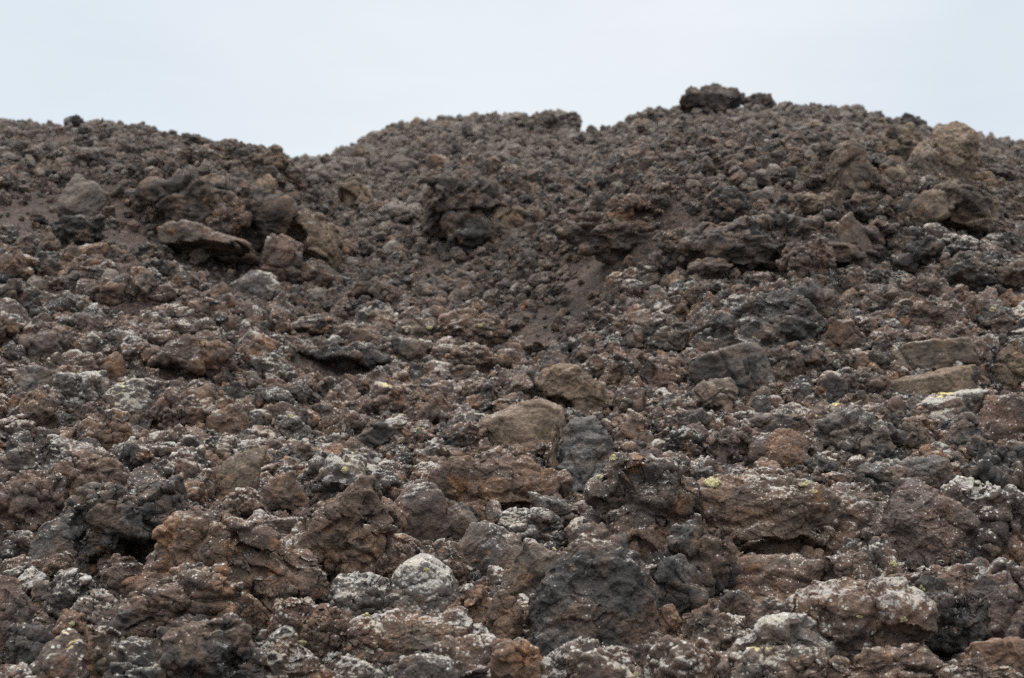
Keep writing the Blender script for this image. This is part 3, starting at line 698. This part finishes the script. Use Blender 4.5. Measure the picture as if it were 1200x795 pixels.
for k, (name, u, v, w, h, style, mat, label, kw) in enumerate(H):
    if v > 520 and w * h > 1200 and kw.get('ref') not in OUTLINE: w, h = w * 1.36, h * 1.25   # near blocks lean on one another
    if 195 < v < 335 and w > 34:                            # the crags of the upper slope stand well proud of it
        w, h = w * 1.18, h * 1.22; kw.setdefault('dist', -.40)
    base = surf_at(u, min(v + .40 * h, 800), land)
    sc0 = base[1] / F
    depth = min(max(.55 * w + .25 * h, .75 * min(w, h)), 1.1 * min(w, h) + .1 * w) * sc0
    yc = base[1] + .16 * depth + kw.get('dist', 0)
    d = ray(u, v); c = np.array([0, 0, EYE]) + d / d[1] * yc
    sc = yc / F
    W, HH = w * sc * 1.10, h * sc * 1.06
    ext_d = min(.16 * float(sstep(15, 9.5, yc)) + .10 * HH, .55 * HH)      # its foot, down between its neighbours
    level = 7 if w * h > 9000 else 6 if w * h > 1500 else 5
    full = HH + ext_d
    ol = OUTLINE.get(kw.get('ref'))
    if ol is not None:
        ol = np.array([((px - u) * sc * 1.14, (v - py) * sc * 1.12) for px, py in ol])
        if v < 270: ol *= 1.12
        ol[ol[:, 1] < -.2 * HH, 1] -= ext_d
    p, f = rock_shape(100 + k * 7, style, (W * .93, depth, full * .95), level, kw.get('hollow'), kw.get('roll', 0) * .85, outline=ol)
    lo, hi = p.min(0), p.max(0)
    p = p - (lo + hi) / 2                                   # keep the size that was measured
    p *= np.clip(np.array([W, depth, full]) / (hi - lo), .6, 1.6)
    p += np.array([0, 0, HH / 2 - full / 2])
    low = np.array([0, 0, p[:, 2].min()])
    me = mesh_np('lava_' + name, p - low, f); me.materials.append(MAT[mat])
    o = obj('lava_' + name, me, Vector(c + low))
    tag(o, label, name if name in ('rock', 'boulder', 'slab', 'outcrop', 'crag') else {'block': 'lava block', 'mound': 'mound', 'shelf': 'rock shelf', 'bank': 'rock bank', 'hummock': 'mound'}[name], GROUP.get(name))
    HERO.append((o, u, v, w, h, yc, kw.get('ref')))
# ------------------------------------------------------------------ loose rubble
PROTO_STYLES = ['block', 'crag', 'slab', 'lump', 'block', 'block', 'block', 'crag', 'lump', 'slab', 'mound', 'block', 'crag', 'lump', 'round', 'block']
NEAR_M = ['mix', 'brown', 'mix', 'purp', 'mix', 'brown', 'rust', 'char', 'mix', 'purp', 'lich', 'mix', 'char', 'spot', 'spot', 'mix']
FAR_M = ['far', 'far', 'far', 'far', 'far', 'far', 'fartan', 'far', 'far', 'far', 'far', 'purp', 'char', 'far', 'far', 'far']
MID_M = ['ridge', 'ridgebrown', 'ridge', 'purp', 'ridge', 'ridgebrown', 'ridgebrown', 'char', 'ridge', 'ridgebrown', 'mix', 'ridge', 'ridge', 'ridgebrown', 'far', 'ridge']
protos = []
for k, st in enumerate(PROTO_STYLES):
    R = np.random.RandomState(900 + k)
    p, f = rock_shape(4000 + k * 13, st, (2.0, R.uniform(1.5, 1.9), R.uniform(1.2, 1.7)), 5, fineness=1.7)
    protos.append((p, f))
def proto_collection(name, mats, level_meshes):
    c = bpy.data.collections.new(name)
    for k, ((p, f), m) in enumerate(zip(level_meshes, mats)):
        me = mesh_np('rubble_stone', p, f); me.materials.append(MAT[m])
        c.objects.link(bpy.data.objects.new('rubble_stone', me))
    return c

RS = np.random.RandomState(5)
def scatter(n, y0, y1, rmin, rmax_k, alpha, amax=.40):
    y = np.sqrt(RS.uniform(y0 * y0, y1 * y1, n)); a = RS.uniform(-amax, amax, n); x = a * y
    r = rmin * y * np.minimum(RS.uniform(0, 1, n) ** (-1 / alpha), rmax_k)
    dn = fbm(np.stack([x * .8, y * .8, x * 0], 1), 77, 3)
    keep = RS.uniform(0, 1, n) < np.clip(.78 + .8 * dn, .15, 1) * (1 - .985 * dirtiness(x, y)) + (r < rmin * y * 1.2) * .03
    return x[keep], y[keep], r[keep]

x1, y1, r1 = scatter(46000, 5.9, 15.5, .0026, 5.0, 1.85)
x2, y2, r2 = scatter(105000, 15.5, 39.0, .00130, 4.5, 2.1)
x3, y3, r3 = scatter(36000, 6.0, 13.0, .0014, 2.0, 2.0, .38)
x4, y4, r4 = scatter(34000, 12.5, 20.0, .0020, 4.2, 2.1)
k1 = RS.uniform(13.0, 15.5, len(x1)) > y1; x1, y1, r1 = x1[k1], y1[k1], r1[k1]
# stones standing along the crest
ac = RS.uniform(-.40, .40, 260); y5 = np.interp(ac, _ag, _dg) + RS.uniform(-.5, .7, 260); x5 = ac * y5
r5 = .045 * np.minimum(RS.uniform(0, 1, 260) ** -.55, 4.5)
x2, y2, r2 = np.concatenate([x2, x5]), np.concatenate([y2, y5]), np.concatenate([r2, r5])
X = np.concatenate([x1, x2, x3, x4]); Y = np.concatenate([y1, y2, y3, y4]); RR = np.concatenate([r1, r2, r3, r4])
KIND = np.concatenate([x1 * 0, x2 * 0 + 1, x3 * 0, x4 * 0 + 2]).astype(int)
Zr = rough_height(X, Y)
# a stone settles into the clods, and none of the loose ones covers the face of a big rock
Z = Zr + RR * RS.uniform(.2, .8, len(X))
pu, pv, pd = project(np.stack([X, Y, Z], 1))
pr = RR / pd * F
ok = np.ones(len(X), bool)
for (o, u, v, w, h, yc, ref) in HERO:
    e = ((pu - u) / (w * .5 + pr * .75)) ** 2 + ((pv - (v - .08 * h)) / (h * .46 + pr * .75)) ** 2
    ok &= ~((e < 1) & (pd < yc + .1 * h / F * yc) & (pr > 2.5))
X, Y, Z, RR, KIND, pu, pv, pr = (q[ok] for q in (X, Y, Z, RR, KIND, pu, pv, pr))
n = len(X)
PID = RS.randint(0, 16, n)
ROT = RS.uniform(-math.pi, math.pi, (n, 3))
SCL = RR[:, None] * RS.uniform(.75, 1.2, (n, 3))

# the largest in view become objects of their own
inview = (pu > 6) & (pu < 1194) & (pv > 100) & (pv < 785)
order = np.argsort(-pr * inview)[:200]
LOOK = {'ridge': 'dark', 'ridgebrown': 'dull brown', 'mix': 'mottled brown and black', 'brown': 'rough brown', 'purp': 'purple brown', 'rust': 'rusty', 'char': 'charcoal black', 'lich': 'lichen crusted',
        'spot': 'white spotted', 'grey': 'grey', 'far': 'grey brown', 'fartan': 'weathered tan'}
SHAPE = {'lump': 'knobbly', 'block': 'angular', 'crag': 'jagged', 'mound': 'crumbly', 'round': 'rounded', 'slab': 'flat'}
refs = [(u, v, w, h, ref) for (o, u, v, w, h, yc, ref) in HERO if ref]
used = {}; meshes = [mesh_np('lava_clinker', p, f) for p, f in protos]
for me in meshes: me.materials.append(MAT['mix'])
for i in order:
    m = (NEAR_M, FAR_M, MID_M)[KIND[i]][PID[i]]; st = PROTO_STYLES[PID[i]]
    o = obj('lava_clinker', meshes[PID[i]], (X[i], Y[i], Z[i]))
    o.rotation_euler = ROT[i]; o.scale = SCL[i]
    o.material_slots[0].link = 'OBJECT'; o.material_slots[0].material = MAT[m]
    cand = sorted(refs, key=lambda q: math.hypot((pu[i] - q[0]) / (q[2] * .5 + 30), (pv[i] - q[1]) / (q[3] * .5 + 30)))
    lab = None
    for q in cand[:6]:
        du, dv = pu[i] - q[0], pv[i] - q[1]; gap = math.hypot(du, dv)
        side = ('above' if dv < 0 else 'below') if abs(dv) / q[3] > abs(du) / q[2] else ('left of' if du < 0 else 'right of')
        far = 'just ' if gap < .75 * (q[2] + q[3]) / 2 + 25 else 'some way '
        for extra in ('', 'smaller '):
            t = f"{extra}{LOOK[m]} {SHAPE[st]} clinker rock {far}{side} {q[4]}"
            if t not in used: lab = t; break
        if lab: break
    used[lab] = 1
    tag(o, lab, 'rock', 'loose clinker rocks')
rest = np.ones(n, bool); rest[order] = False

def rubble(name, sel, mats, meshes_):
    me = bpy.data.meshes.new(name); k = int(sel.sum())
    me.vertices.add(k); me.vertices.foreach_set('co', np.stack([X, Y, Z], 1)[sel].astype(np.float32).ravel())
    for an, data in (('turn', ROT), ('size', SCL)):
        at = me.attributes.new(an, 'FLOAT_VECTOR', 'POINT'); at.data.foreach_set('vector', data[sel].astype(np.float32).ravel())
    at = me.attributes.new('pick', 'INT', 'POINT'); at.data.foreach_set('value', PID[sel].astype(np.int32))
    o = obj(name, me); o['kind'] = 'stuff'
    c = proto_collection(name + '_stones', mats, meshes_)
    ng = bpy.data.node_groups.new(name, 'GeometryNodeTree')
    ng.interface.new_socket('Geometry', in_out='INPUT', socket_type='NodeSocketGeometry')
    ng.interface.new_socket('Geometry', in_out='OUTPUT', socket_type='NodeSocketGeometry')
    N, L = ng.nodes, ng.links
    gi = N.new('NodeGroupInput'); go = N.new('NodeGroupOutput')
    ci = N.new('GeometryNodeCollectionInfo'); ci.inputs['Collection'].default_value = c
    ci.inputs['Separate Children'].default_value = True; ci.inputs['Reset Children'].default_value = True
    ip = N.new('GeometryNodeInstanceOnPoints'); ip.inputs['Pick Instance'].default_value = True
    def attr(nm, ty):
        a = N.new('GeometryNodeInputNamedAttribute'); a.data_type = ty; a.inputs['Name'].default_value = nm
        return [q for q in a.outputs if q.enabled and q.name == 'Attribute'][0]
    e2r = N.new('FunctionNodeEulerToRotation')
    L.new(attr('turn', 'FLOAT_VECTOR'), e2r.inputs[0]); L.new(e2r.outputs[0], ip.inputs['Rotation'])
    L.new(attr('size', 'FLOAT_VECTOR'), ip.inputs['Scale']); L.new(attr('pick', 'INT'), ip.inputs['Instance Index'])
    L.new(gi.outputs[0], ip.inputs['Points']); L.new(ci.outputs[0], ip.inputs['Instance']); L.new(ip.outputs[0], go.inputs[0])
    md = o.modifiers.new('stones', 'NODES'); md.node_group = ng
    return o
rb = rubble('lava_rubble', rest & (KIND == 0), NEAR_M, protos)
rb['label'] = 'brown and black clinker rubble with pale lichen filling the slope'
sc_ = rubble('scree', rest & (KIND == 1), FAR_M, protos)
cl = rubble('ridge_rubble', rest & (KIND == 2), MID_M, protos)
cl['label'] = 'dark brown clinker rubble of the ridges crossing the slope'
sc_['label'] = 'grey brown scree of small stones covering the upper hills'

# ------------------------------------------------------------------ yellow lichen tufts on the rocks
TUFTS = [(503, 384, 9), (563, 382, 7), (239, 387, 9), (943, 568, 12), (953, 576, 11), (1045, 660, 14), (25, 658, 13), (84, 731, 9), (355, 754, 12), (719, 537, 12),
         (703, 559, 9), (405, 551, 12), (836, 566, 22), (655, 641, 9), (1006, 722, 9), (1058, 726, 11), (341, 483, 9), (500, 668, 9), (745, 790, 8), (430, 722, 12), (1080, 690, 14), (88, 517, 12), (1163, 363, 9)]
ymat = bpy.data.materials.new('yellow_lichen'); T = Tree(ymat)
P = T.n('ShaderNodeNewGeometry').outputs['Position']
yc_ = T.mix(T.noise(P, 90, 4), (.26, .23, .13), (.50, .45, .24))
T.n('ShaderNodeOutputMaterial', {'Surface': T.n('ShaderNodeBsdfPrincipled', {'Base Color': yc_, 'Roughness': .95, 'Normal': T.n('ShaderNodeBump', {'Strength': .9, 'Distance': .01, 'Height': T.noise(P, 160, 4)}).outputs[0]}).outputs[0]})
bpy.context.view_layer.update()
dg = bpy.context.evaluated_depsgraph_get()
heroes = {o.name for (o, *_r) in HERO}
for k, (u, v, px) in enumerate(TUFTS):
    hit = None
    for du, dv in ((0, 0), (0, 5), (5, 3), (-5, 3), (0, 10), (8, 8), (-8, 8), (0, -6), (0, 16), (12, 0), (-12, 0)):
        okk, loc, nor, idx, ho, mw = scene.ray_cast(dg, cam.location, Vector(ray(u + du, v + dv)).normalized())
        if okk and ho.name in heroes: hit = (loc, nor, ho.name); break
    if not hit: continue
    loc, nor, hn = hit; ho = bpy.data.objects[hn]
    r = px * .36 * loc.y / F
    p, f = rock_shape(7000 + k, 'crag', (2.6 * r, 1.8 * r, .8 * r), 4, fineness=r * 7)
    me = mesh_np('lichen_patch', p, f); me.materials.append(ymat)
    o = obj('lichen_patch', me, parent=ho)
    o.matrix_world = Matrix.Translation(loc) @ nor.to_track_quat('Z', 'Y').to_matrix().to_4x4()
    o['label'] = 'pale yellow lichen patch'

# ------------------------------------------------------------------ sky and light
SUN_EL, SUN_AZ = math.radians(62), math.radians(-35)           # above and a little to one side, behind thin cloud
w = bpy.data.worlds.new('World'); scene.world = w; w.use_nodes = True
T = Tree(w)
tc = T.n('ShaderNodeTexCoord').outputs['Generated']
sky = T.n('ShaderNodeTexSky', sky_type='NISHITA', sun_disc=False, sun_elevation=SUN_EL, sun_rotation=SUN_AZ, air_density=1.0, dust_density=2.0).outputs[0]
sep = T.n('ShaderNodeSeparateXYZ', {0: tc})
up = sep.outputs[2]
cloud = T.noise(T.n('ShaderNodeVectorMath', {0: tc, 1: (1.0, 1.0, 2.6)}, operation='MULTIPLY').outputs[0], 1.6, 4, .5)
side = T.m('ABSOLUTE', T.m('ADD', sep.outputs[0], .0))
thin = T.m('ADD', T.step(side, .10, .42), T.m('MULTIPLY', T.m('SUBTRACT', cloud, .45), 2.0), clamp=True)
cover = T.mix(T.m('MULTIPLY', thin, .75), (9.0, 9.4, 9.65), (7.3, 8.2, 9.0))
high = T.step(up, .32, .80)
cover = T.mix(high, cover, (35.0, 34.6, 34.0))
veil = T.noise(T.n('ShaderNodeVectorMath', {0: tc, 1: (2.2, 2.2, 9.0)}, operation='MULTIPLY').outputs[0], 2.1, 5, .55)
v_ = T.m('ADD', T.m('MULTIPLY', veil, .16), .92)
cover = T.mix(1.0, cover, T.n('ShaderNodeCombineColor', {0: v_, 1: v_, 2: T.m('ADD', T.m('MULTIPLY', veil, .11), .945)}).outputs[0], 'MULTIPLY')
col = T.mix(.10, cover, sky)
bg = T.n('ShaderNodeBackground', {'Color': col, 'Strength': .1})
T.n('ShaderNodeOutputWorld', {'Surface': bg.outputs[0]})
sl = bpy.data.lights.new('sun', 'SUN'); sl.energy = 1.5; sl.angle = math.radians(16); sl.color = (1, .97, .93)
so = bpy.data.objects.new('sun', sl); COL.objects.link(so)
so.rotation_euler = (math.pi / 2 - SUN_EL, 0, SUN_AZ + math.pi)
so.rotation_euler = Vector((-math.sin(SUN_AZ) * math.cos(SUN_EL) * -1, -math.cos(SUN_AZ) * math.cos(SUN_EL) * -1, math.sin(SUN_EL))).to_track_quat('Z', 'Y').to_euler()
scene.view_settings.view_transform = 'Standard'; scene.view_settings.look = 'None'
scene.view_settings.exposure = 0; scene.view_settings.gamma = 1; scene.view_settings.use_curve_mapping = False
scene.cycles.max_bounces = 4; scene.cycles.diffuse_bounces = 3; scene.cycles.glossy_bounces = 2
scene.cycles.use_denoising = False
